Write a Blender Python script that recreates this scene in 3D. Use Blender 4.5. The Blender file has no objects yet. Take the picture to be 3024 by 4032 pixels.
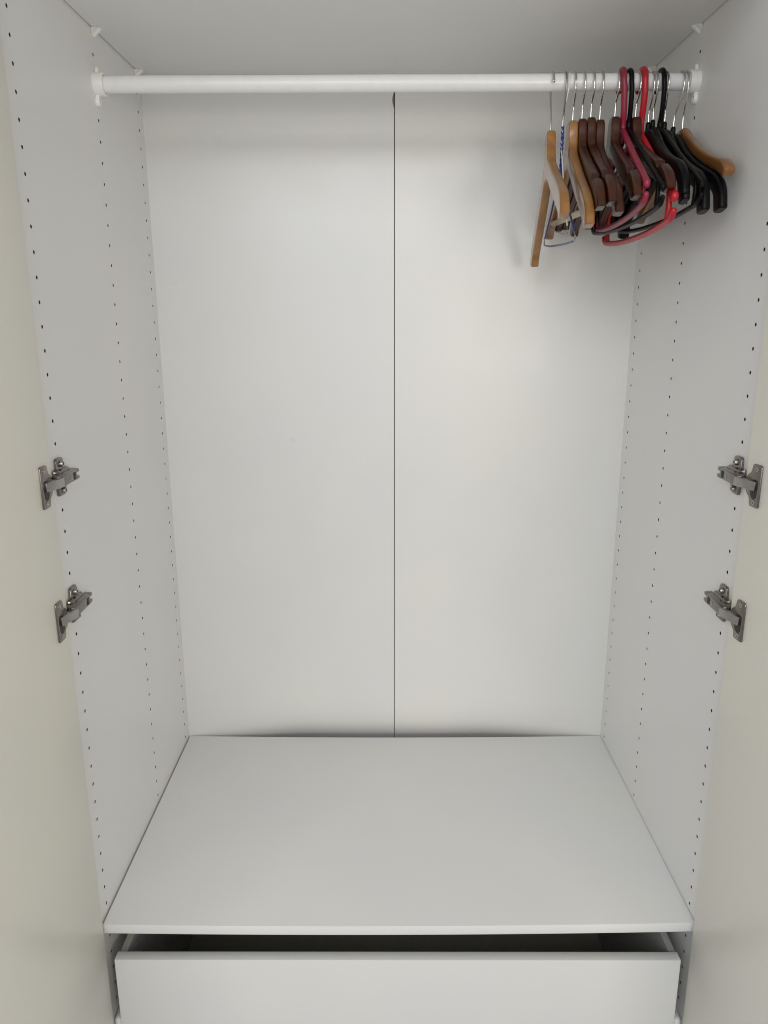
import bpy, bmesh, math, random
from mathutils import Vector, Matrix
R = math.radians
random.seed(7)
scene = bpy.context.scene
col = scene.collection

# ------------------------------------------------------------------ camera
cd = bpy.data.cameras.new('camera')
cam = bpy.data.objects.new('camera', cd); col.objects.link(cam)
cam.location = (-0.0144, -1.0314, 0.9586)
cam.rotation_euler = (R(75.4964), R(0.1832), R(0.2503))
cd.sensor_fit = 'VERTICAL'; cd.sensor_height = 36.0; cd.sensor_width = 27.0
cd.lens = 36.0 * 3026.16 / 4032.0
cd.clip_start = 0.01; cd.clip_end = 50
scene.camera = cam

# ------------------------------------------------------------------ light
w = bpy.data.worlds.new('World'); scene.world = w; w.use_nodes = True
bg = w.node_tree.nodes['Background']
bg.inputs[0].default_value = (0.93, 0.945, 1.0, 1); bg.inputs[1].default_value = 0.34

def area(name, loc, target, sx, sy, power, color):
    l = bpy.data.lights.new(name, 'AREA'); l.shape = 'RECTANGLE'; l.size = sx; l.size_y = sy
    l.energy = power; l.color = color
    o = bpy.data.objects.new(name, l); col.objects.link(o); o.location = loc
    o.rotation_euler = (Vector(target) - Vector(loc)).to_track_quat('-Z', 'Y').to_euler()
    return o
area('ceiling_lamp', (-0.45, -3.0, 2.20), (0.0, 0.5, 0.6), 2.2, 1.0, 30.0, (0.96, 0.98, 1.0))
area('left_fill_light', (-0.50, -2.9, 1.00), (0.0, 0.5, 0.6), 2.2, 1.5, 15.0, (0.99, 0.99, 0.97))  # added fill from the left to brighten the right wall, door and back edge
area('room_lamp', (0.92, -2.4, 0.82), (0.0, 0.5, 0.75), 0.55, 0.55, 12.5, (1.0, 0.92, 0.75))

scene.view_settings.view_transform = 'Standard'
scene.view_settings.look = 'None'
scene.view_settings.exposure = 0.21
scene.view_settings.gamma = 1.0
scene.cycles.filter_width = 1.1
scene.cycles.max_bounces = 16; scene.cycles.diffuse_bounces = 10; scene.cycles.glossy_bounces = 6

# ------------------------------------------------------------------ materials
def mat(name, base, rough=0.4, metal=0.0, spec=0.5, coat=0.0):
    m = bpy.data.materials.new(name); m.use_nodes = True
    b = m.node_tree.nodes['Principled BSDF']
    b.inputs['Base Color'].default_value = (*base, 1); b.inputs['Roughness'].default_value = rough
    b.inputs['Metallic'].default_value = metal; b.inputs['Specular IOR Level'].default_value = spec
    b.inputs['Coat Weight'].default_value = coat; b.inputs['Coat Roughness'].default_value = 0.12
    return m

def noise(m, scale, stretch=(1, 1, 1), detail=4, rough=0.6):
    nt = m.node_tree
    tc = nt.nodes.new('ShaderNodeTexCoord'); mp = nt.nodes.new('ShaderNodeMapping')
    mp.inputs['Scale'].default_value = stretch
    n = nt.nodes.new('ShaderNodeTexNoise'); n.inputs['Scale'].default_value = scale
    n.inputs['Detail'].default_value = detail; n.inputs['Roughness'].default_value = rough
    nt.links.new(tc.outputs['Object'], mp.inputs['Vector']); nt.links.new(mp.outputs['Vector'], n.inputs['Vector'])
    return n

def add_bump(m, src, strength, dist):
    nt = m.node_tree; b = nt.nodes['Principled BSDF']
    bp = nt.nodes.new('ShaderNodeBump'); bp.inputs['Strength'].default_value = strength; bp.inputs['Distance'].default_value = dist
    nt.links.new(src.outputs['Fac'], bp.inputs['Height']); nt.links.new(bp.outputs['Normal'], b.inputs['Normal'])

def color_var(m, src, c0, c1, p0=0.3, p1=0.7):
    nt = m.node_tree; b = nt.nodes['Principled BSDF']
    r = nt.nodes.new('ShaderNodeValToRGB')
    r.color_ramp.elements[0].position = p0; r.color_ramp.elements[0].color = (*c0, 1)
    r.color_ramp.elements[1].position = p1; r.color_ramp.elements[1].color = (*c1, 1)
    nt.links.new(src.outputs['Fac'], r.inputs['Fac']); nt.links.new(r.outputs['Color'], b.inputs['Base Color'])
    return r

def melamine(name, c, rough=0.36, spec=0.5):
    m = mat(name, c, rough, spec=spec)
    n = noise(m, 4.5, detail=1)
    color_var(m, n, tuple(x * k for x, k in zip(c, (0.955, 0.960, 0.990))), tuple(min(1, x * k) for x, k in zip(c, (1.03, 1.022, 0.975))), 0.0, 1.0)
    nr = noise(m, 9.0, detail=1.5)
    mr = m.node_tree.nodes.new('ShaderNodeMapRange'); mr.inputs['To Min'].default_value = rough - 0.09; mr.inputs['To Max'].default_value = rough + 0.09
    m.node_tree.links.new(nr.outputs['Fac'], mr.inputs['Value']); m.node_tree.links.new(mr.outputs['Result'], m.node_tree.nodes['Principled BSDF'].inputs['Roughness'])
    n2 = noise(m, 620, detail=2)
    add_bump(m, n2, 0.15, 0.0004)
    nt = m.node_tree; b = nt.nodes['Principled BSDF']
    src = b.inputs['Base Color'].links[0].from_socket
    g = nt.nodes.new('ShaderNodeMapRange'); g.inputs['To Min'].default_value = 0.945; g.inputs['To Max'].default_value = 1.055
    nt.links.new(n2.outputs['Fac'], g.inputs['Value'])
    vm = nt.nodes.new('ShaderNodeVectorMath'); vm.operation = 'SCALE'
    nt.links.new(src, vm.inputs[0]); nt.links.new(g.outputs['Result'], vm.inputs['Scale'])
    nt.links.new(vm.outputs['Vector'], b.inputs['Base Color'])
    return m

M = {}
M['panel'] = melamine('white_melamine', (0.80, 0.80, 0.80))
M['back'] = melamine('cool_white_backboard', (0.727, 0.731, 0.731), 0.32, 0.55)
M['back_warm'] = melamine('cream_white_backboard', (0.744, 0.741, 0.724), 0.32, 0.55)
M['shelf'] = melamine('white_shelf_foil', (0.75, 0.752, 0.75))
M['door'] = melamine('cream_white_door_foil', (0.85, 0.83, 0.75))
M['front'] = melamine('white_drawer_foil', (0.70, 0.702, 0.70))
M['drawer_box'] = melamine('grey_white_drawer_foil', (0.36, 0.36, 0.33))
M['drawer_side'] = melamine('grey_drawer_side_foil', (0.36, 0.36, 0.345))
M['plastic'] = mat('white_plastic', (0.86, 0.86, 0.82), 0.32)
M['rail'] = mat('white_painted_steel', (0.84, 0.84, 0.84), 0.25)
n = noise(M['rail'], 40, (1.2, 1, 1), detail=5, rough=0.7); color_var(M['rail'], n, (0.81, 0.81, 0.805), (0.86, 0.86, 0.86), 0.2, 0.6); add_bump(M['rail'], n, 0.05, 0.0006)
M['hole'] = mat('chipboard_core', (0.06, 0.042, 0.03), 0.9, spec=0.1)
M['board'] = mat('brown_hardboard', (0.26, 0.17, 0.13), 0.85, spec=0.2)
M['chrome'] = mat('polished_steel_wire', (0.62, 0.61, 0.59), 0.12, 1.0)
M['nickel'] = mat('nickel_plated_steel', (0.225, 0.21, 0.185), 0.24, 1.0)
n = noise(M['nickel'], 350, detail=2); add_bump(M['nickel'], n, 0.10, 0.0004)
M['nickel_bright'] = mat('bright_plated_steel', (0.40, 0.38, 0.375), 0.27, 1.0)
n = noise(M['nickel_bright'], 500, (1, 12, 1), detail=2); add_bump(M['nickel_bright'], n, 0.1, 0.0004)
M['black_pl'] = mat('black_plastic', (0.0045, 0.0045, 0.005), 0.33, spec=0.14)
n = noise(M['black_pl'], 420, detail=2); add_bump(M['black_pl'], n, 0.12, 0.0006)
M['dark'] = mat('hinge_recess_shade', (0.012, 0.012, 0.012), 0.5)  # near-black painted as the shade inside slots, screw heads and hinge cups
M['red'] = mat('red_plastic', (0.46, 0.010, 0.020), 0.34, spec=0.5)
M['maroon'] = mat('dark_pink_plastic', (0.28, 0.018, 0.048), 0.38, spec=0.5)
for k in ('red', 'maroon'):
    n = noise(M[k], 160, detail=2); add_bump(M[k], n, 0.1, 0.0006)
M['blue'] = mat('blue_coated_wire', (0.010, 0.030, 0.17), 0.35)
M['white_wire'] = mat('white_coated_wire', (0.80, 0.80, 0.78), 0.4)
M['grey_wire'] = mat('bare_wire', (0.32, 0.31, 0.29), 0.35, 1.0)
def wood(name, c0, c1, rough=0.34, coat=0.35, spec=0.5):
    m = mat(name, c0, rough, coat=coat, spec=spec)
    n = noise(m, 24, (1.0, 0.16, 1.0), detail=6, rough=0.65)
    color_var(m, n, c0, c1, 0.32, 0.7)
    n2 = noise(m, 60, (2.0, 0.12, 2.0), detail=3)
    add_bump(m, n2, 0.12, 0.001)
    return m
M['wood'] = wood('varnished_beech', (0.200, 0.080, 0.017), (0.37, 0.180, 0.050), 0.28, 0.6)
M['caramel'] = wood('varnished_caramel_wood', (0.185, 0.075, 0.017), (0.28, 0.122, 0.031), 0.28, 0.6)
M['brown'] = wood('dark_brown_stained_wood', (0.026, 0.0056, 0.0018), (0.070, 0.0165, 0.0052), 0.28, 0.35, 0.3)
M['dowel'] = wood('bare_wood_dowel', (0.50, 0.38, 0.26), (0.60, 0.47, 0.33), 0.5, 0.1)

# ------------------------------------------------------------------ helpers
def link(name, bm, mats, parent=None, smooth=True, angle=35):
    me = bpy.data.meshes.new(name)
    bmesh.ops.recalc_face_normals(bm, faces=bm.faces[:])
    if smooth:
        for f in bm.faces: f.smooth = True
        lim = R(angle)
        for e in bm.edges:
            if len(e.link_faces) == 2 and e.calc_face_angle(0) > lim: e.smooth = False
    bm.to_mesh(me); bm.free()
    for m in (mats if isinstance(mats, (list, tuple)) else [mats]): me.materials.append(m)
    o = bpy.data.objects.new(name, me); col.objects.link(o)
    if parent: o.parent = parent
    return o

def box(bm, x0, x1, y0, y1, z0, z1, bev=0.0, seg=2, mi=0, mtx=None):
    t = bmesh.new()
    vs = [t.verts.new((x, y, z)) for x in (x0, x1) for y in (y0, y1) for z in (z0, z1)]
    for q in ((0, 1, 3, 2), (4, 6, 7, 5), (0, 4, 5, 1), (2, 3, 7, 6), (0, 2, 6, 4), (1, 5, 7, 3)):
        t.faces.new([vs[i] for i in q])
    if bev: bmesh.ops.bevel(t, geom=t.edges[:], offset=bev, segments=seg, profile=0.5, affect='EDGES')
    merge(bm, t, mtx, mi)

def merge(bm, t, mtx=None, mi=0):
    if mtx is not None: bmesh.ops.transform(t, matrix=mtx, verts=t.verts[:])
    mp = {v: bm.verts.new(v.co) for v in t.verts}
    for f in t.faces:
        try:
            g = bm.faces.new([mp[v] for v in f.verts]); g.material_index = mi if mi else f.material_index
        except ValueError: pass
    t.free()

def poly_prism(bm, pts, axis_fn, d0, d1, bev=0.0, seg=2, mi=0):
    """closed outline pts (u,v) pushed from depth d0 to d1; axis_fn(u,v,d) -> xyz"""
    t = bmesh.new()
    a = [t.verts.new(axis_fn(u, v, d0)) for u, v in pts]; b = [t.verts.new(axis_fn(u, v, d1)) for u, v in pts]
    n = len(pts)
    t.faces.new(a[::-1]); fb = t.faces.new(b)
    for i in range(n): t.faces.new((a[i], a[(i + 1) % n], b[(i + 1) % n], b[i]))
    if bev:
        bmesh.ops.bevel(t, geom=list(fb.edges), offset=bev, segments=seg, profile=0.5, affect='EDGES')
    merge(bm, t, None, mi)

def rounded(pts, r, n=4):
    out = []
    N = len(pts)
    for i in range(N):
        p = Vector(pts[i]); a = Vector(pts[i - 1]); b = Vector(pts[(i + 1) % N])
        da = (a - p); db = (b - p)
        rr = min(r, da.length * 0.45, db.length * 0.45)
        A = p + da.normalized() * rr; B = p + db.normalized() * rr
        for k in range(n + 1):
            t = k / n
            out.append(tuple((1 - t) ** 2 * A + 2 * t * (1 - t) * p + t * t * B))
    return out

def smooth_path(pts, n=6):
    P = [Vector(p) for p in pts]; P = [2 * P[0] - P[1]] + P + [2 * P[-1] - P[-2]]
    out = []
    for i in range(1, len(P) - 2):
        for k in range(n):
            t = k / n; a, b, c, d = P[i - 1:i + 3]
            out.append(0.5 * ((2 * b) + (c - a) * t + (2 * a - 5 * b + 4 * c - d) * t * t + (3 * b - a - 3 * c + d) * t ** 3))
    out.append(P[-2]); return out

def tube(bm, pts, r, n=10, round_ends=True, mi=0, squash=1.0):
    """r: number or list per point; tube in 3D with domed ends"""
    P = [Vector(p) for p in pts]
    rr = list(r) if isinstance(r, (list, tuple)) else [r] * len(P)
    if round_ends:
        t0 = (P[0] - P[1]).normalized(); t1 = (P[-1] - P[-2]).normalized()
        pre = [(P[0] + t0 * rr[0] * math.sin(a), rr[0] * math.cos(a)) for a in (R(80), R(55), R(28))]
        post = [(P[-1] + t1 * rr[-1] * math.sin(a), rr[-1] * math.cos(a)) for a in (R(28), R(55), R(80))]
        P = [q[0] for q in pre] + P + [q[0] for q in post]; rr = [q[1] for q in pre] + rr + [q[1] for q in post]
    up = None; rings = []
    for i, p in enumerate(P):
        t = (P[min(i + 1, len(P) - 1)] - P[max(i - 1, 0)]).normalized()
        if up is None:
            up = Vector((1, 0, 0)) if abs(t.x) < 0.9 else Vector((0, 0, 1))
        up = (up - t * up.dot(t)).normalized(); v = t.cross(up)
        rings.append([bm.verts.new(p + (up * math.cos(2 * math.pi * k / n) + v * math.sin(2 * math.pi * k / n) * squash) * rr[i]) for k in range(n)])
    for a, b in zip(rings, rings[1:]):
        for k in range(n):
            f = bm.faces.new((a[k], a[(k + 1) % n], b[(k + 1) % n], b[k])); f.material_index = mi
    for q in (rings[0][::-1], rings[-1]):
        f = bm.faces.new(q); f.material_index = mi

def lathe_x(bm, prof, cy, cz, n=32, mi=0):
    """profile (x, r) turned about an axis along x"""
    rings = [[bm.verts.new((x, cy + r * math.cos(2 * math.pi * k / n), cz + r * math.sin(2 * math.pi * k / n))) for k in range(n)] for x, r in prof]
    for a, b in zip(rings, rings[1:]):
        for k in range(n):
            f = bm.faces.new((a[k], a[(k + 1) % n], b[(k + 1) % n], b[k])); f.material_index = mi
    for q in (rings[0], rings[-1]):
        f = bm.faces.new(q); f.material_index = mi

def thing(name, label, cat, loc, group=None):
    o = bpy.data.objects.new(name, None); col.objects.link(o); o.location = loc
    o.empty_display_size = 0.05
    o['label'] = label; o['category'] = cat
    if group: o['group'] = group
    return o

# ------------------------------------------------------------------ wardrobe
W = 0.482; DEPTH = 0.582; ZT = 1.3262; ZTOP = 1.3977
TOPZ = 1.70; BOTZ = -0.46
wd = thing('wardrobe', 'open white wardrobe with empty shelf, drawer, clothes rail and doors swung wide', 'wardrobe', (0, 0, 0))

ROWS = (0.037, 0.3322, 0.553)
HR = 0.0027
def side_panel(s):
    bm = bmesh.new(); x = s * W; xo = s * (W + 0.018); CW = 0.008; K = 10
    nz = [ZT - 0.032 * n for n in range(-1, 55)]
    z_hi = nz[0] + 0.016; z_lo = nz[-1] - 0.016
    def quad(y0, y1, z0, z1):
        bm.faces.new([bm.verts.new(p) for p in ((x, y0, z0), (x, y1, z0), (x, y1, z1), (x, y0, z1))])
    ys = [0.0]
    for y in ROWS: ys += [y - CW, y + CW]
    ys.append(0.60)
    for i in range(0, len(ys), 2): quad(ys[i], ys[i + 1], BOTZ, TOPZ)
    for y in ROWS:
        quad(y - CW, y + CW, z_hi, TOPZ); quad(y - CW, y + CW, BOTZ, z_lo)
        for z in nz:
            outer = []; inner = []; deep = []
            for k in range(K):
                a = 2 * math.pi * (k + 0.5) / K; c, q = math.cos(a), math.sin(a)
                sc = min(CW / max(abs(c), 1e-6), 0.016 / max(abs(q), 1e-6))
                outer.append(bm.verts.new((x, y + c * sc, z + q * sc)))
                inner.append(bm.verts.new((x, y + c * HR, z + q * HR)))
                deep.append(bm.verts.new((x + s * 0.011, y + c * HR, z + q * HR)))
            corners = {}
            for k in range(K):
                k2 = (k + 1) % K
                a, b = outer[k].co, outer[k2].co
                vs = [outer[k], outer[k2], inner[k2], inner[k]]
                if abs(a.y - b.y) > 1e-6 and abs(a.z - b.z) > 1e-6:
                    cy = y + math.copysign(CW, (a.y + b.y) / 2 - y); cz = z + math.copysign(0.016, (a.z + b.z) / 2 - z)
                    vs.insert(1, bm.verts.new((x, cy, cz)))
                bm.faces.new(vs)
                f = bm.faces.new((inner[k], inner[k2], deep[k2], deep[k])); f.material_index = 1
            f = bm.faces.new(deep); f.material_index = 1
    # edges and outer face of the board
    for q in (((x, 0, BOTZ), (x, 0, TOPZ), (xo, 0, TOPZ), (xo, 0, BOTZ)), ((x, .60, BOTZ), (x, .60, TOPZ), (xo, .60, TOPZ), (xo, .60, BOTZ)),
              ((xo, 0, BOTZ), (xo, 0, TOPZ), (xo, .60, TOPZ), (xo, .60, BOTZ))):
        bm.faces.new([bm.verts.new(p) for p in q])
    me = bpy.data.meshes.new('side_panel')
    bm.normal_update()
    for f in bm.faces:
        if abs(f.normal.x) > 0.99 and abs(f.calc_center_median().x - x) < 1e-5 and f.normal.x * s > 0: f.normal_flip()
    bm.to_mesh(me); bm.free()
    me.materials.append(M['panel']); me.materials.append(M['hole'])
    o = bpy.data.objects.new('side_panel', me); col.objects.link(o); o.parent = wd
    return o
for s in (-1, 1): side_panel(s)

# back boards: two thin bowed sheets meeting at a seam, the left one chipped under the rail
def back_panel(s):
    bm = bmesh.new(); NX, NZ = 14, 160
    seam = -0.0002 + s * 0.0008
    zs = [BOTZ + (TOPZ - BOTZ) * j / NZ for j in range(NZ + 1)]
    chip = [1.366, 1.3615, 1.357, 1.352, 1.347, 1.342, 1.335]
    if s < 0: zs = sorted([z for z in zs if not 1.33 < z < 1.37] + chip)
    def bow(x, z):
        u = 1 - abs(x) / W
        low = max(0.0, 1 - max(z, -0.03) / 0.085)
        b = 0.0018 * math.sin(math.pi * min(1, u)) * math.sin(math.pi * max(0, min(1, (z + 0.1) / 1.5)))
        return b * (-1 if s > 0 else 0.4) + 0.023 * low ** 2 * min(1, u * 1.9) ** 0.8 * (1 if z < 0.17 else 0)
    def edge_x(z):
        if s < 0:
            prof = {1.366: 0, 1.3615: .0016, 1.357: .0030, 1.352: .0034, 1.347: .0030, 1.342: .0016, 1.335: 0}
            return seam - prof.get(z, 0)
        return seam
    front = []; rear = []
    for z in zs:
        ex = edge_x(z)
        xs = [s * W * (1 - i / NX) + ex * (i / NX) for i in range(NX + 1)]
        front.append([bm.verts.new((x, DEPTH + bow(x, z), z)) for x in xs])
        rear.append([bm.verts.new((x, DEPTH + 0.003 + bow(x, z), z)) for x in xs])
    for j in range(len(zs) - 1):
        for i in range(NX):
            bm.faces.new((front[j][i], front[j][i + 1], front[j + 1][i + 1], front[j + 1][i]))
            bm.faces.new((rear[j][i], rear[j + 1][i], rear[j + 1][i + 1], rear[j][i + 1]))
        f = bm.faces.new((front[j][NX], rear[j][NX], rear[j + 1][NX], front[j + 1][NX])); f.material_index = 1
    if s < 0:     # torn skin under the rail: the brown core lies bare behind the missing flake
        for j in range(len(zs) - 1):
            if 1.334 < zs[j] < 1.366:
                yy = DEPTH + 0.0011 + bow(0, zs[j])
                f = bm.faces.new([bm.verts.new(p) for p in ((edge_x(zs[j]), yy, zs[j]), (seam - 0.0001, yy, zs[j]), (seam - 0.0001, yy, zs[j + 1]), (edge_x(zs[j + 1]), yy, zs[j + 1]))]); f.material_index = 1
    return link('back_panel', bm, [M['back_warm' if s > 0 else 'back'], M['board']], wd, angle=50)
for s in (-1, 1): back_panel(s)
# added dark strip behind the seam, standing in for the shade in the gap
bm = bmesh.new(); box(bm, -0.012, 0.012, 0.662, 0.670, BOTZ, TOPZ); link('seam_dark_strip', bm, M['hole'], wd, False)

bm = bmesh.new(); box(bm, -W + 0.0005, W - 0.0005, 0.0, 0.60, TOPZ - 0.018, TOPZ - 0.0005, 0.001); link('top_panel', bm, M['panel'], wd)
bm = bmesh.new(); box(bm, -W + 0.0005, W - 0.0005, 0.0, 0.60, BOTZ + 0.0005, BOTZ + 0.018, 0.001); link('bottom_panel', bm, M['panel'], wd)

def shelf(name, xl, xr, y0, y1, ztop, th, sag, tilt=0.0):
    bm = bmesh.new(); N = 24
    r = 0.0011
    prof = [(y0 + r, ztop), (y1, ztop), (y1, ztop - th), (y0 + r, ztop - th), (y0 + 0.3 * r, ztop - th + 0.3 * r), (y0, ztop - th + r), (y0, ztop - r), (y0 + 0.3 * r, ztop - 0.3 * r)]
    rings = []
    for i in range(N + 1):
        t = i / N; x = xl + (xr - xl) * t; u = 2 * t - 1
        def dz(y):
            k = 1 - 0.1 * (y - y0) / (y1 - y0)
            return -sag * k * (1 - u * u) + tilt * u * (1 - (y - y0) / (y1 - y0))
        rings.append([bm.verts.new((x, y, z + dz(y))) for y, z in prof])
    for a, b in zip(rings, rings[1:]):
        for k in range(len(prof)): bm.faces.new((a[k], a[(k + 1) % len(prof)], b[(k + 1) % len(prof)], b[k]))
    bm.faces.new(rings[0]); bm.faces.new(rings[-1][::-1])
    return link(name, bm, M['shelf'], wd, angle=40)
shelf('lower_shelf', -0.4788, 0.4812, 0.008, 0.5805, 0.0, 0.0172, 0.0050, 0.0022)
shelf('upper_shelf', -0.4801, 0.4801, 0.008, 0.5790, ZTOP + 0.018, 0.018, 0.0028)

# plastic corner supports under the upper shelf
def support(s, y):
    bm = bmesh.new()
    z0 = ZTOP - 0.0003
    f = lambda u, v, d: (s * (W - 0.0003 - u), d, z0 - v)
    tri = rounded([(0, 0), (0.0125, 0), (0, 0.0105)], 0.001, 2)
    small = [(0, 0), (0.0115, 0), (0, 0.0095)]
    big = rounded([(0, 0), (0.0145, 0), (0.0145, 0.0015), (0.003, 0.0122), (0, 0.0122)], 0.001, 2)
    poly_prism(bm, tri, f, y + 0.004, y, 0.0006)
    poly_prism(bm, small, f, y + 0.0065, y + 0.004)
    poly_prism(bm, big, f, y + 0.011, y + 0.0065)
    box(bm, min(s * (W - 0.0003), s * (W + 0.008)), max(s * (W - 0.0003), s * (W + 0.008)), y + 0.003, y + 0.008, z0 - 0.0075, z0 - 0.0025)
    link('shelf_support', bm, M['plastic'], wd, angle=25)
for s in (-1, 1):
    for y in (0.3300, 0.5455): support(s, y)

# clothes rail with its two cup holders
RY, RZ, RR = 0.332, 1.3150, 0.0127
bm = bmesh.new()
lathe_x(bm, [(-0.474, RR), (0.474, RR)], RY, RZ, 48)
rail = link('clothes_rail', bm, M['rail'], wd, angle=60)
for s in (-1, 1):
    bm = bmesh.new()
    prof = [(s * W, 0.0176), (s * 0.4672, 0.0176), (s * 0.4662, 0.0171), (s * 0.4660, 0.0164), (s * 0.4660, 0.0142), (s * 0.4665, 0.0134), (s * 0.4790, 0.0132)]
    lathe_x(bm, prof, RY, RZ, 40)
    # peg on top, eyelet below with its screw hole
    tube(bm, [(s * 0.4785, RY, RZ + 0.014), (s * 0.4785, RY, RZ + 0.0225)], 0.0034, 10)
    ring = []
    K = 14
    def tab(ang, r, x): return (x, RY + r * math.cos(ang), RZ - 0.0245 + r * 1.15 * math.sin(ang))
    A = [[bm.verts.new(tab(2 * math.pi * k / K, r, x)) for k in range(K)] for r, x in ((0.0068, s * W), (0.0068, s * 0.4772), (0.0060, s * 0.4762), (0.0034, s * 0.4762), (0.0030, s * 0.4815))]
    for a, b in zip(A, A[1:]):
        for k in range(K): bm.faces.new((a[k], a[(k + 1) % K], b[(k + 1) % K], b[k]))
    f = bm.faces.new(A[-1]); f.material_index = 1
    box(bm, min(s * W, s * 0.4765), max(s * W, s * 0.4765), RY - 0.006, RY + 0.006, RZ - 0.0215, RZ - 0.0135, 0.001)
    link('rail_holder', bm, [M['plastic'], M['hole']], rail, angle=40)

# doors
DOOR_ANG = {-1: R(0.0), 1: R(5.0)}
def door_frame(s):
    """matrix: local (d along the door from its hinge edge, n off the inner face towards the wardrobe's middle, z)"""
    a = DOOR_ANG[s]
    dv = Vector((s * math.sin(a), -math.cos(a), 0)); nv = Vector((-s * math.cos(a), -math.sin(a), 0))
    return Matrix(((dv.x, nv.x, 0, s * 0.474), (dv.y, nv.y, 0, -0.003), (0, 0, 1, 0), (0, 0, 0, 1)))
for s in (-1, 1):
    bm = bmesh.new()
    box(bm, 0.0, 0.495, -0.018, 0.0, BOTZ, TOPZ, 0.0012, 2, mtx=door_frame(s))
    link('door', bm, M['door'], wd, angle=40)

# concealed hinges: arm on the side panel, elbow link, cup plate let into the door
def screw(bm, c, nrm, r=0.0038, h=0.0014):
    q = Vector(nrm).to_track_quat('Z', 'Y').to_matrix().to_4x4(); q.translation = Vector(c)
    t = bmesh.new(); K = 16
    prof = [(r, -0.001), (r, h * 0.5), (r * 0.8, h), (r * 0.45, h), (r * 0.38, h * 0.2)]
    rings = [[t.verts.new((rr * math.cos(2 * math.pi * k / K), rr * math.sin(2 * math.pi * k / K), zz)) for k in range(K)] for rr, zz in prof]
    for a, b in zip(rings, rings[1:]):
        for k in range(K): t.faces.new((a[k], a[(k + 1) % K], b[(k + 1) % K], b[k]))
    f = t.faces.new(rings[-1]); f.material_index = 1
    merge(bm, t, q)

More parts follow.
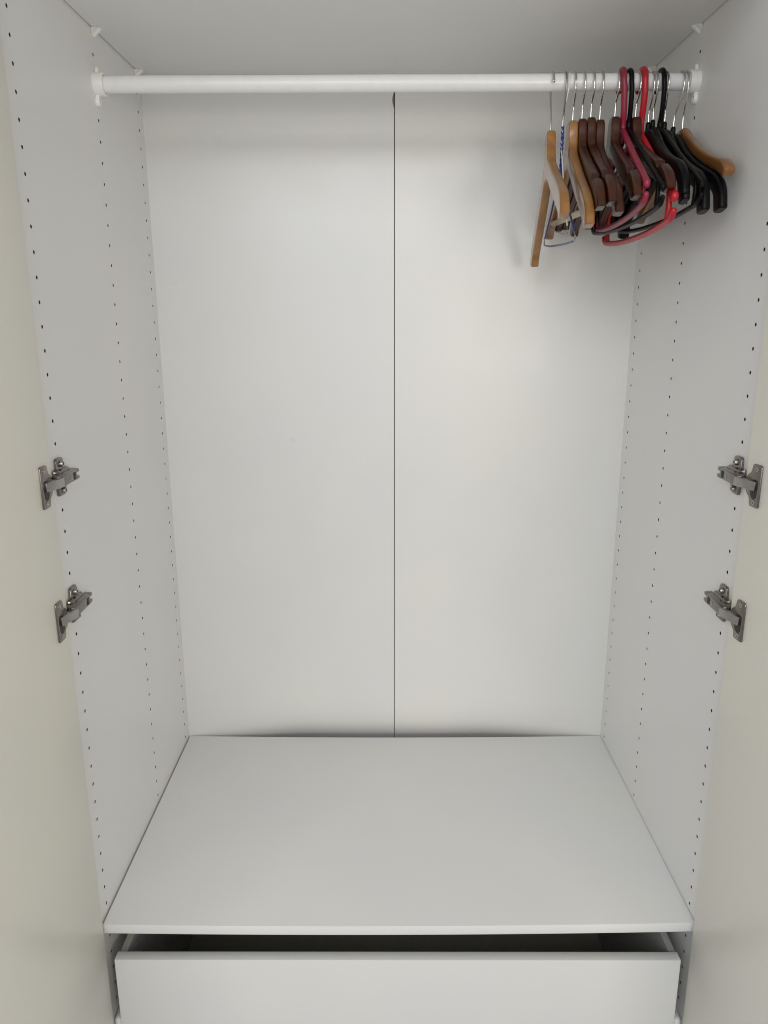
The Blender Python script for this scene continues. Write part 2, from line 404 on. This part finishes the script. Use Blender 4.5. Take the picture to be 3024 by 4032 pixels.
def hinge(s, zc):
    P = lambda a, y, z: (s * (W - a), y, zc + z)
    bm = bmesh.new()
    # arm body: wedge that rises from the plate, narrowing towards its forked rear end
    def hull(c8, bev, mi=0):
        t = bmesh.new(); vs = [t.verts.new(P(*c)) for c in c8]
        for q in ((0, 1, 2, 3), (4, 7, 6, 5), (0, 4, 5, 1), (1, 5, 6, 2), (2, 6, 7, 3), (3, 7, 4, 0)): t.faces.new([vs[i] for i in q])
        bmesh.ops.recalc_face_normals(t, faces=t.faces[:])
        bmesh.ops.bevel(t, geom=t.edges[:], offset=bev, segments=2, profile=0.5, affect='EDGES'); merge(bm, t, None, mi)
    hull([(0.0045, 0.000, -0.0095), (0.0045, 0.000, 0.0105), (0.0045, 0.058, 0.0095), (0.0045, 0.058, -0.0085),
          (0.0195, 0.000, -0.0068), (0.0195, 0.000, 0.0068), (0.0180, 0.058, 0.0076), (0.0180, 0.058, -0.0076)], 0.0013)
    hull([(0.006, 0.057, 0.0022), (0.006, 0.057, 0.0085), (0.006, 0.068, 0.0082), (0.006, 0.068, 0.0026),
          (0.0178, 0.057, 0.0022), (0.0178, 0.057, 0.0075), (0.0172, 0.068, 0.0074), (0.0172, 0.068, 0.0026)], 0.0008)
    hull([(0.006, 0.057, -0.0080), (0.006, 0.057, -0.0022), (0.006, 0.068, -0.0026), (0.006, 0.068, -0.0078),
          (0.0178, 0.057, -0.0074), (0.0178, 0.057, -0.0022), (0.0172, 0.068, -0.0026), (0.0172, 0.068, -0.0073)], 0.0008)
    # saddle under the arm
    hull([(0.003, 0.012, -0.0125), (0.003, 0.012, 0.0135), (0.003, 0.060, 0.0125), (0.003, 0.060, -0.0115),
          (0.0095, 0.016, -0.0105), (0.0095, 0.016, 0.0115), (0.0095, 0.056, 0.0105), (0.0095, 0.056, -0.0105)], 0.001)
    root = link('hinge', bm, M['nickel'], wd, angle=40)
    # adjusting slot as a dark box, its shade put into the colour; arm screw
    bm = bmesh.new(); box(bm, *sorted((s * (W - 0.0170), s * (W - 0.0188))), 0.0445, 0.0515, zc - 0.0052, zc + 0.0052, 0.0003, 1)
    link('adjusting_slot', bm, M['dark'], root, False)
    bm = bmesh.new(); screw(bm, P(0.0184, 0.0345, 0.0), (-s, 0, 0), 0.0030, 0.0010); screw(bm, P(0.0150, 0.0585, 0.0), (-s, 0.3, 0), 0.0022, 0.0015)
    link('arm_screw', bm, [M['nickel_bright'], M['dark']], root)
    # mounting plate with wings
    bm = bmesh.new()
    out = rounded([(0.0235, -0.0125), (0.0250, -0.0262), (0.0480, -0.0262), (0.0500, -0.0125), (0.0560, -0.008), (0.0560, 0.008), (0.0500, 0.0125), (0.0480, 0.0280), (0.0250, 0.0280), (0.0235, 0.0125), (0.020, 0.008), (0.020, -0.008)], 0.0045, 3)
    poly_prism(bm, out, lambda u, v, d: P(d, u, v), 0.0, 0.0040, 0.0016, 2)
    link('mounting_plate', bm, M['nickel'], root, angle=40)
    for z in (-0.0185, 0.0195):
        bm = bmesh.new(); screw(bm, P(0.0040, 0.0375, z), (-s, 0, 0), 0.0046, 0.0042)
        link('screw', bm, [M['nickel_bright'], M['dark']], root)
    # elbow link from the arm to the cup
    bm = bmesh.new()
    F = door_frame(s)
    A = Vector(P(0.0180, 0.0030, 0.0)); B = F @ Vector((0.0305, 0.0010, 0)); B.z = zc
    dv = (B - A).normalized(); up = Vector((0, 0, 1)); nv = dv.cross(up)
    mt = Matrix(((dv.x, nv.x, 0, A.x), (dv.y, nv.y, 0, A.y), (0, 0, 1, A.z), (0, 0, 0, 1)))
    box(bm, 0.0, (B - A).length, -0.0050, 0.0050, -0.0060, 0.0066, 0.0011, 2, mtx=mt)
    link('elbow_link', bm, M['nickel_bright'], root, angle=40)
    # cup plate: flange with two screw wings and a round bulge towards the door's hinge edge
    outl = [(0.0385, -0.0290), (0.0385, 0.0290), (0.0185, 0.0290), (0.0165, 0.0180)]
    arc = [(0.0215 - 0.0180 * math.sin(t), 0.0175 * math.cos(t)) for t in [R(20 + 140 * k / 10) for k in range(11)]]
    pts = rounded(outl[:3], 0.0045, 3)
    pts = rounded([(0.0385, -0.0290), (0.0385, 0.0290), (0.0170, 0.0290), (0.0160, 0.0175)] + arc + [(0.0160, -0.0175), (0.0170, -0.0290)], 0.0042, 3)
    bm = bmesh.new()
    FF = lambda u, v, d: tuple(F @ Vector((u, d, zc + v)))
    poly_prism(bm, pts, FF, -0.001, 0.0024, 0.0012, 2)
    plate = link('cup_plate', bm, M['nickel'], root, angle=40)
    # cup hollow: black patch with the shade of the recess in its colour
    bm = bmesh.new()
    cp = rounded([(0.0190, -0.0150), (0.0275, -0.0195), (0.0330, -0.0150), (0.0335, 0.0070), (0.0290, 0.0090), (0.0180, 0.0070)], 0.005, 3)
    poly_prism(bm, cp, FF, 0.0004, 0.0028)
    link('cup_hollow', bm, M['dark'], root, angle=40)
    for z in (-0.0225, 0.0225):
        bm = bmesh.new(); c = F @ Vector((0.0285, 0.0022, 0)); screw(bm, (c.x, c.y, zc + z), tuple((F.to_3x3() @ Vector((0, 1, 0)))), 0.0036, 0.0012)
        link('screw', bm, [M['nickel_bright'], M['dark']], root)
for s in (-1, 1):
    for zc in (ZT - 0.032 * 18.5, ZT - 0.032 * 24.5): hinge(s, zc)

# drawer, pulled a little forward
bm = bmesh.new()
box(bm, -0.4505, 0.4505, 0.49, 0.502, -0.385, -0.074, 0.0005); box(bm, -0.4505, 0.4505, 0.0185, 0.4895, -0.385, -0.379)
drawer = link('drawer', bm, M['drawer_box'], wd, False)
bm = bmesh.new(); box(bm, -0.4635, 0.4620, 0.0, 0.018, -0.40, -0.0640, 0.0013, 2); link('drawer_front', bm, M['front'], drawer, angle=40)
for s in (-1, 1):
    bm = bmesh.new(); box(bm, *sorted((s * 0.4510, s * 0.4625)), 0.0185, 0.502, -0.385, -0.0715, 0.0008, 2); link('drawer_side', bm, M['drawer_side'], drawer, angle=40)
    bm = bmesh.new(); box(bm, *sorted((s * 0.4640, s * 0.4815)), 0.022, 0.48, -0.245, -0.200, 0.004, 3)
    box(bm, *sorted((s * 0.4655, s * 0.4800)), 0.010, 0.030, -0.250, -0.196, 0.006, 3)
    link('drawer_runner', bm, M['plastic'], drawer, angle=40)

# a curl of lint on the shelf
bm = bmesh.new()
tube(bm, smooth_path([(-0.070 + 0.0042 * math.cos(t), 0.124 + 0.0042 * math.sin(t) * 1.2, -0.0088) for t in (0.6, 1.4, 2.3, 3.2, 4.0, 4.6)], 3), 0.00028, 5)
lint = link('lint_curl', bm, mat('grey_lint', (0.50, 0.49, 0.47), 0.9), None)
lint['label'] = 'tiny curled thread of grey lint on the bare lower shelf'; lint['category'] = 'lint'

# ------------------------------------------------------------------ hangers
# local frame of a hanger: y = -(towards the camera), z up, origin on the rail's axis
def hook_path(zn, flip=1, lean=0.0, rr=0.0195, r=0.0016):
    """metal hook: shank from the neck (z = zn), bend to the front of the rail, over the top, tip behind"""
    top = RR + r; cz = top - rr
    pts = [(0, 0, zn - 0.012), (0, 0, zn + 0.002), (lean * 0.1, 0, zn + 0.017), (lean * 0.2, -0.0025 * flip, zn + 0.024)]
    pts += [(lean * 0.55, -0.0110 * flip, (zn + 0.024) * 0.5 - 0.009), (lean * 0.85, -0.0180 * flip, cz - 0.009)]
    for k in range(1, 12):
        a = math.pi * k / 12
        pts.append((lean, -math.cos(a) * rr * flip, cz + math.sin(a) * rr))
    pts += [(lean, rr * flip, cz + 0.001)]
    return smooth_path(pts, 4)

def sweep_arms(bm, path, thick, corner=0.0032, dents=None):
    """path: half profile [(s, z, h)] from the middle to a tip; mirrored; rounded-rectangle section of height h across the path"""
    cp = smooth_path([(p[0], p[1], p[2]) for p in path], 5)
    full = [(-q.x, q.y, q.z) for q in cp[::-1]] + [(q.x, q.y, q.z) for q in cp[1:]]
    N = len(full); rings = []
    for i, (u, z, h) in enumerate(full):
        a = full[max(i - 1, 0)]; b = full[min(i + 1, N - 1)]
        t = Vector((b[0] - a[0], b[1] - a[1])).normalized(); nn = Vector((-t.y, t.x))
        au = abs(u); hh = h; off = 0.0
        if dents:
            for d0, d1, dep in dents:
                if d0 < au < d1: hh -= dep; off -= dep / 2
        th = thick(au) if callable(thick) else thick
        c = min(corner, th * 0.45, hh * 0.3)
        sec = []
        for sx, sz in ((1, 1), (-1, 1), (-1, -1), (1, -1)):
            for k in range(4):
                ang = {(1, 1): 0, (-1, 1): 90, (-1, -1): 180, (1, -1): 270}[(sx, sz)] + 30 * k
                sec.append((sx * (th / 2 - c) + c * math.cos(R(ang)), sz * (hh / 2 - c) + c * math.sin(R(ang))))
        rings.append([bm.verts.new((x, -(u + nn.x * (v + off)), z + nn.y * (v + off))) for x, v in sec])
    n = len(rings[0])
    for a, b in zip(rings, rings[1:]):
        for k in range(n): bm.faces.new((a[k], a[(k + 1) % n], b[(k + 1) % n], b[k]))
    # rounded tips
    for rg, other in ((rings[0], rings[1]), (rings[-1], rings[-2])):
        c = sum((v.co for v in rg), Vector()) / n; co = sum((v.co for v in other), Vector()) / n
        d = (c - co).normalized()
        r2 = [bm.verts.new(c + (v.co - c) * 0.86 + d * 0.0022) for v in rg]
        for k in range(n): bm.faces.new((rg[k], rg[(k + 1) % n], r2[(k + 1) % n], r2[k]))
        bm.faces.new(r2)

def place(root, x, yaw, roll):
    root.location = (x, RY, RZ); root.rotation_euler = (roll, 0, yaw)

def yaw_of(slope): return math.atan(-slope)

WT = [(0, 0), (.008, -.0003), (.0125, -.003), (.0155, -.012), (.018, -.026), (.022, -.037), (.032, -.047), (.060, -.062), (.100, -.082), (.140, -.100), (.165, -.112), (.186, -.125), (.199, -.140), (.204, -.152)]
WB = [(0, -.066), (.004, -.066), (.008, -.0663), (.011, -.0668), (.014, -.068), (.018, -.0695), (.026, -.073), (.051, -.086), (.089, -.107), (.128, -.126), (.150, -.137), (.165, -.145), (.174, -.151), (.179, -.157)]
CT = [(0, 0), (.010, -.0005), (.018, -.003), (.028, -.010), (.045, -.024), (.070, -.041), (.100, -.058), (.140, -.077), (.170, -.089), (.190, -.097), (.203, -.107), (.206, -.114)]
CB = [(0, -.022), (.008, -.0222), (.014, -.024), (.023, -.029), (.038, -.040), (.063, -.057), (.093, -.0745), (.133, -.094), (.161, -.106), (.179, -.114), (.190, -.120), (.196, -.123)]
def loft_arms(bm, top, bot, thick, zn, kz, kx=1.0, corner=0.0036, dents=None):
    """mirrored pair of arms between an upper and a lower edge; rounded-rectangle section; dents cut the upper edge"""
    tp = smooth_path([(a, b, 0) for a, b in top], 5); bp = smooth_path([(a, b, 0) for a, b in bot], 5)
    half = list(zip(tp, bp)); full = [(-1, q) for q in half[::-1]] + [(1, q) for q in half[1:]]
    rings = []
    for sg, (t, b) in full:
        T = Vector((sg * t.x * kx, zn + t.y * kz)); B = Vector((sg * b.x * kx, zn + b.y * kz))
        au = abs(t.x)
        v = (T - B); hh = v.length; v.normalize()
        for d0, d1, dep in dents or ():
            if d0 < au < d1: hh -= dep * min(1, 6 * (d1 - au) / (d1 - d0), 6 * (au - d0) / (d1 - d0))
        th = thick(au) if callable(thick) else thick
        c = min(corner, th * 0.45, hh * 0.3); sec = []
        for k0, sx, hi in ((0, 1, 1), (90, -1, 1), (180, -1, 0), (270, 1, 0)):
            for k in range(4):
                a = R(k0 + 30 * k)
                sec.append((sx * (th / 2 - c) + c * math.cos(a), (hh - c if hi else c) + c * math.sin(a)))
        rings.append([bm.verts.new((x, -(B.x + v.x * w_), B.y + v.y * w_)) for x, w_ in sec])
    n = len(rings[0])
    for a, b in zip(rings, rings[1:]):
        for k in range(n): bm.faces.new((a[k], a[(k + 1) % n], b[(k + 1) % n], b[k]))
    for rg, other in ((rings[0], rings[1]), (rings[-1], rings[-2])):
        c = sum((v.co for v in rg), Vector()) / n; co = sum((v.co for v in other), Vector()) / n
        d = (c - co).normalized()
        r2 = [bm.verts.new(c + (v.co - c) * 0.82 + d * 0.0022) for v in rg]
        for k in range(n): bm.faces.new((rg[k], rg[(k + 1) % n], r2[(k + 1) % n], r2[k]))
        bm.faces.new(r2)

def wooden_hanger(label, x, zn, zt, slope, roll, material, thick=0.0135, flip=1, bar=False, notch=False, lean=0.0, group=None, L=0.205, ball=False, flat=False):
    root = thing('wooden_hanger', label, 'hanger', (0, 0, 0), group)
    place(root, x, yaw_of(slope), roll)
    bm = bmesh.new()
    if flat: loft_arms(bm, CT, CB, thick, zn, (zn - zt) / 0.124, L / 0.205, 0.0050)
    else: loft_arms(bm, WT, WB, thick, zn, (zn - zt) / 0.156, L / 0.205, 0.0036, [(0.146, 0.1635, 0.0055)] if notch else None)
    link('arms', bm, material, root, angle=38)
    bm = bmesh.new(); hp = hook_path(zn, flip, lean)
    tube(bm, hp, 0.0016, 10)
    if ball:
        e = hp[-1]; d = (hp[-1] - hp[-2]).normalized()
        tube(bm, [e - d * 0.0006, e + d * 0.0012], 0.0024, 10)
    link('hook', bm, M['chrome'], root, angle=60)
    if bar:
        bm = bmesh.new(); zb = zt + 0.024
        tube(bm, [(0, 0.190, zb), (0, 0.0, zb - 0.001), (0, -0.186, zb)], 0.0050, 12)
        link('trouser_bar', bm, M['dowel'], root, angle=60)
    return root

def rel(z): return z - RZ

GW = 'wooden hangers on the rail'; GP = 'plastic hangers on the rail'; GI = 'wire hangers on the rail'
wooden_hanger('light varnished wood hanger tilted at the left end of the row, hook tip facing front', 0.2500, rel(1.2400), rel(1.0640), 0.080, R(-7.0), M['wood'], 0.0138, flip=-1, group=GW, ball=True, L=0.203)
wooden_hanger('light varnished wood hanger with a pale trouser bar, beside the dark brown ones', 0.2862, rel(1.2590), rel(1.0880), 0.052, R(2.6), M['wood'], 0.0140, bar=True, group=GW, lean=-0.0015)
wooden_hanger('dark brown wood hanger touching the light wood hanger with the trouser bar', 0.3006, rel(1.2612), rel(1.1065), 0.056, R(1.0), M['brown'], 0.0130, notch=True, group=GW, lean=-0.0010)
wooden_hanger('dark brown wood hanger in the middle of three standing close together, its neck highest', 0.3147, rel(1.2630), rel(1.1105), 0.050, R(0.5), M['brown'], 0.0130, notch=True, group=GW, lean=-0.0006)
wooden_hanger('dark brown wood hanger with reddish round tip, rightmost of the three close together', 0.3294, rel(1.2597), rel(1.0980), 0.068, R(0.8), M['brown'], 0.0130, group=GW, lean=-0.0008)
wooden_hanger('dark brown wood hanger with pale glare on its side, left of the pink hook', 0.3533, rel(1.2634), rel(1.1145), 0.072, R(-0.5), M['brown'], 0.0135, notch=True, group=GW, lean=0.0005)
wooden_hanger('dark brown wood hanger in front of the red plastic hanger, with worn shoulder', 0.3865, rel(1.2625), rel(1.1210), 0.016, R(-1.5), M['brown'], 0.0140, notch=True, group=GW, lean=0.0000)
wooden_hanger('caramel wood hanger with flat wide arms, last by the right rail holder', 0.4630, rel(1.2443), rel(1.1310), 0.015, R(-3.0), M['caramel'], lambda s: 0.0125 + 0.0035 * min(1, s / 0.19) ** 2, group=GW, flat=True, lean=-0.0016)

def plastic_hanger(label, x, zn, ztip, zbar, slope, roll, material, r=0.0050, group=GP, L=0.205, joint=False, lean=0.0, adrop=0.0, knob=1.06):
    """tubular: hook and sloping arms with round tips, bar hung on two struts with upturned ends"""
    root = thing('plastic_hanger', label, 'hanger', (0, 0, 0), group)
    place(root, x, yaw_of(slope), roll)
    bm = bmesh.new()
    rr = 0.0195; cz = RR + r - rr - 0.0005
    pts = [(0, 0, zn - 0.018), (0, -0.002, zn + 0.004), (lean * 0.3, -0.011, zn + 0.024), (lean * 0.7, -0.0185, cz - 0.012)]
    pts += [(lean, -math.cos(math.pi * k / 10) * rr, cz + math.sin(math.pi * k / 10) * rr) for k in range(0, 11)]
    pts += [(lean, rr * 0.99, cz - 0.006)]
    hp = smooth_path(pts, 4)
    tube(bm, hp, r, 12)
    if joint: tube(bm, [(0, 0, zn - 0.018), (0, -0.001, zn + 0.004), (0, -0.004, zn + 0.012)], [r * 1.25, r * 1.2, r * 1.02], 12)
    link('hook', bm, material, root, angle=60)
    bm = bmesh.new()
    za = zn - adrop
    arm = [(0.0, za - 0.006), (0.020, za - 0.013), (0.100, za - 0.013 - (za - 0.013 - ztip) * 0.44), (L - 0.012, ztip + 0.008), (L, ztip)]
    full = [(0, s, z) for s, z in arm[::-1]] + [(0, -s, z) for s, z in arm[1:]]
    tube(bm, smooth_path(full, 5), r * 0.98, 12)
    for sg in (-1, 1):   # gusset under the neck and the knob at the tip
        tube(bm, [(0, sg * (L + 0.0005), ztip + 0.001), (0, sg * L, ztip - 0.0015)], r * knob, 12)
        tube(bm, [(0, sg * 0.004, zn - 0.036), (0, sg * 0.030, zn - 0.040)], r * 0.8, 10)
    link('arms', bm, material, root, angle=60)
    bm = bmesh.new()
    ub = L - 0.002
    bar = [(0, ub + 0.003, zbar + 0.011), (0, ub - 0.002, zbar + 0.005), (0, ub - 0.020, zbar), (0, 0.10, zbar - 0.0065), (0, 0.0, zbar - 0.0085), (0, -0.10, zbar - 0.0065), (0, -ub + 0.020, zbar), (0, -ub + 0.002, zbar + 0.005), (0, -ub - 0.003, zbar + 0.011)]
    tube(bm, smooth_path(bar, 6), r * 0.92, 12)
    for sg in (-1, 1):
        za = ztip + 0.016
        tube(bm, smooth_path([(0, sg * (L - 0.026), za), (0, sg * (L - 0.022), (za + zbar) / 2), (0, sg * (L - 0.026), zbar)], 4), r * 0.85, 10)
    link('trouser_bar', bm, material, root, angle=60)
    return root
plastic_hanger('dark pink plastic hanger, its thick hook left of a black plastic hook', 0.3672, rel(1.2480), rel(1.1350), rel(1.1090), 0.088, R(0.3), M['maroon'], 0.0050, lean=-0.0065)
plastic_hanger('bright red plastic hanger with upturned bar ends, beneath a dark brown wood hanger', 0.3965, rel(1.2547), rel(1.1165), rel(1.0860), 0.036, R(0.0), M['red'], 0.0052, adrop=0.014, knob=1.18, lean=-0.0035)
plastic_hanger('black plastic hanger with thick hook between the pink and the red plastic hooks', 0.3765, rel(1.2507), rel(1.1290), rel(1.1040), 0.022, R(0.0), M['black_pl'], 0.0040, joint=True, lean=-0.0048)
plastic_hanger('black plastic hanger with thick hook right of the red hook, long bar reaching behind it', 0.4272, rel(1.2505), rel(1.1320), rel(1.1070), 0.006, R(0.0), M['black_pl'], 0.0041, joint=True, lean=-0.0045)

def black_hanger(label, x, zn, zt, slope, roll, lean=0.0, thick=0.0112, L=0.205):
    """moulded black hanger with metal hook, collar and blunt drooping shoulder ends"""
    root = thing('plastic_hanger', label, 'hanger', (0, 0, 0), GP)
    place(root, x, yaw_of(slope), roll)
    D = (zn - 0.010 - zt) / 0.140
    pts = [(0, -0.016, 0.036), (0.012, -0.017, 0.036), (0.030, -0.029, 0.034), (0.060, -0.049, 0.030), (0.100, -0.069, 0.026), (0.140, -0.085, 0.024), (0.170, -0.097, 0.024), (0.189, -0.114, 0.024), (0.196, -0.140, 0.024)]
    bm = bmesh.new(); k = L / 0.205
    sweep_arms(bm, [(s * k, zn - 0.010 + z * D, h) for s, z, h in pts], thick, 0.0046)
    link('arms', bm, M['black_pl'], root, angle=45)
    bm = bmesh.new(); tube(bm, [(0, 0, zn - 0.018), (0, 0, zn + 0.002)], 0.0040, 12); tube(bm, [(0, 0, zn - 0.018), (0, 0, zn - 0.008)], 0.0054, 12)
    link('collar', bm, M['black_pl'], root, angle=50)
    bm = bmesh.new(); tube(bm, hook_path(zn + 0.002, 1, lean), 0.0015, 10); link('hook', bm, M['chrome'], root, angle=60)
    return root
black_hanger('black moulded hanger with steel hook directly right of the red plastic hook', 0.408, rel(1.2506), rel(1.1180), 0.020, R(-0.4), 0.0, 0.0112)
black_hanger('black moulded hanger with steel hook directly left of the thick black plastic hook', 0.4154, rel(1.2545), rel(1.1120), 0.046, R(0.0), -0.0015, 0.0112)
black_hanger('black moulded hanger with steel hook directly right of the thick black plastic hook', 0.4346, rel(1.2515), rel(1.0985), 0.000, R(0.0), -0.0046, 0.0125)
black_hanger('black moulded hanger with slanting steel hook, just left of the caramel wood hanger', 0.4492, rel(1.2440), rel(1.1005), -0.050, R(0.0), 0.005, 0.0125)

# wire hangers
def wire_hanger(label, x, zn, corners, slope, mats, r, r_hook, coil, lean=0.0, bare=None):
    root = thing('wire_hanger', label, 'hanger', (0, 0, 0), GI)
    place(root, x, yaw_of(slope), 0)
    bm = bmesh.new()
    hp = [p for p in hook_path(zn - 0.004, 1, lean, r=r_hook)]
    tube(bm, hp, r_hook, 8); link('hook', bm, mats[0], root, angle=60)
    bm = bmesh.new()
    for ph in (0, math.pi):      # twisted neck
        tube(bm, [(r * 0.62 * math.cos(ph + k * 0.42), r * 0.62 * math.sin(ph + k * 0.42), zn - coil * k / 56) for k in range(57)], r * 0.95, 8)
    link('twisted_neck', bm, mats[1], root, angle=60)
    zb = zn - coil; (sf, zf), (sr, zr) = corners
    bm = bmesh.new()
    tube(bm, smooth_path([(0, 0, zb + 0.002), (0, -0.012, zb - 0.006), (0, -sf * 0.5, zb - 0.006 + (zf - zb + 0.006) * 0.52), (0, -sf + 0.010, zf + 0.006)], 5), r, 8)
    tube(bm, smooth_path([(0, 0, zb + 0.002), (0, 0.012, zb - 0.006), (0, sr * 0.5, zb - 0.006 + (zr - zb + 0.006) * 0.52), (0, sr - 0.010, zr + 0.006)], 5), r, 8)
    link('arms', bm, mats[2], root, angle=60)
    for sg, ss, zz in ((-1, sf, zf), (1, sr, zr)):
        bm = bmesh.new()
        tube(bm, smooth_path([(0, sg * (ss - 0.010), zz + 0.006), (0, sg * (ss - 0.002), zz + 0.001), (0, sg * ss, zz - 0.003), (0, sg * (ss - 0.004), zz - 0.006), (0, sg * (ss - 0.014), zz - 0.0075)], 5), r * 0.7, 8)
        link('bare_corner', bm, M['grey_wire'], root, angle=60)
    bm = bmesh.new()
    tube(bm, smooth_path([(0, -sf + 0.014, zf - 0.0075), (0, -sf * 0.5, zf - 0.010 + (zr - zf) * 0.25), (0, sr * 0.4, zr - 0.010 + (zf - zr) * 0.3), (0, sr - 0.014, zr - 0.0075)], 5), r, 8)
    link('bottom_bar', bm, mats[3], root, angle=60)
    return root
wire_hanger('blue coated wire hanger with twisted neck, between the two light wood hangers', 0.2705, rel(1.2500), ((0.203, rel(1.066)), (0.200, rel(1.090))), 0.085, (M['grey_wire'], M['blue'], M['blue'], M['blue']), 0.0017, 0.0014, 0.062, 0.000)
wire_hanger('thin white wire hanger tangled with the blue wire hanger', 0.2700, rel(1.2580), ((0.198, rel(1.074)), (0.200, rel(1.124))), 0.135, (M['white_wire'], M['white_wire'], M['white_wire'], M['grey_wire']), 0.0010, 0.0011, 0.045, 0.006)
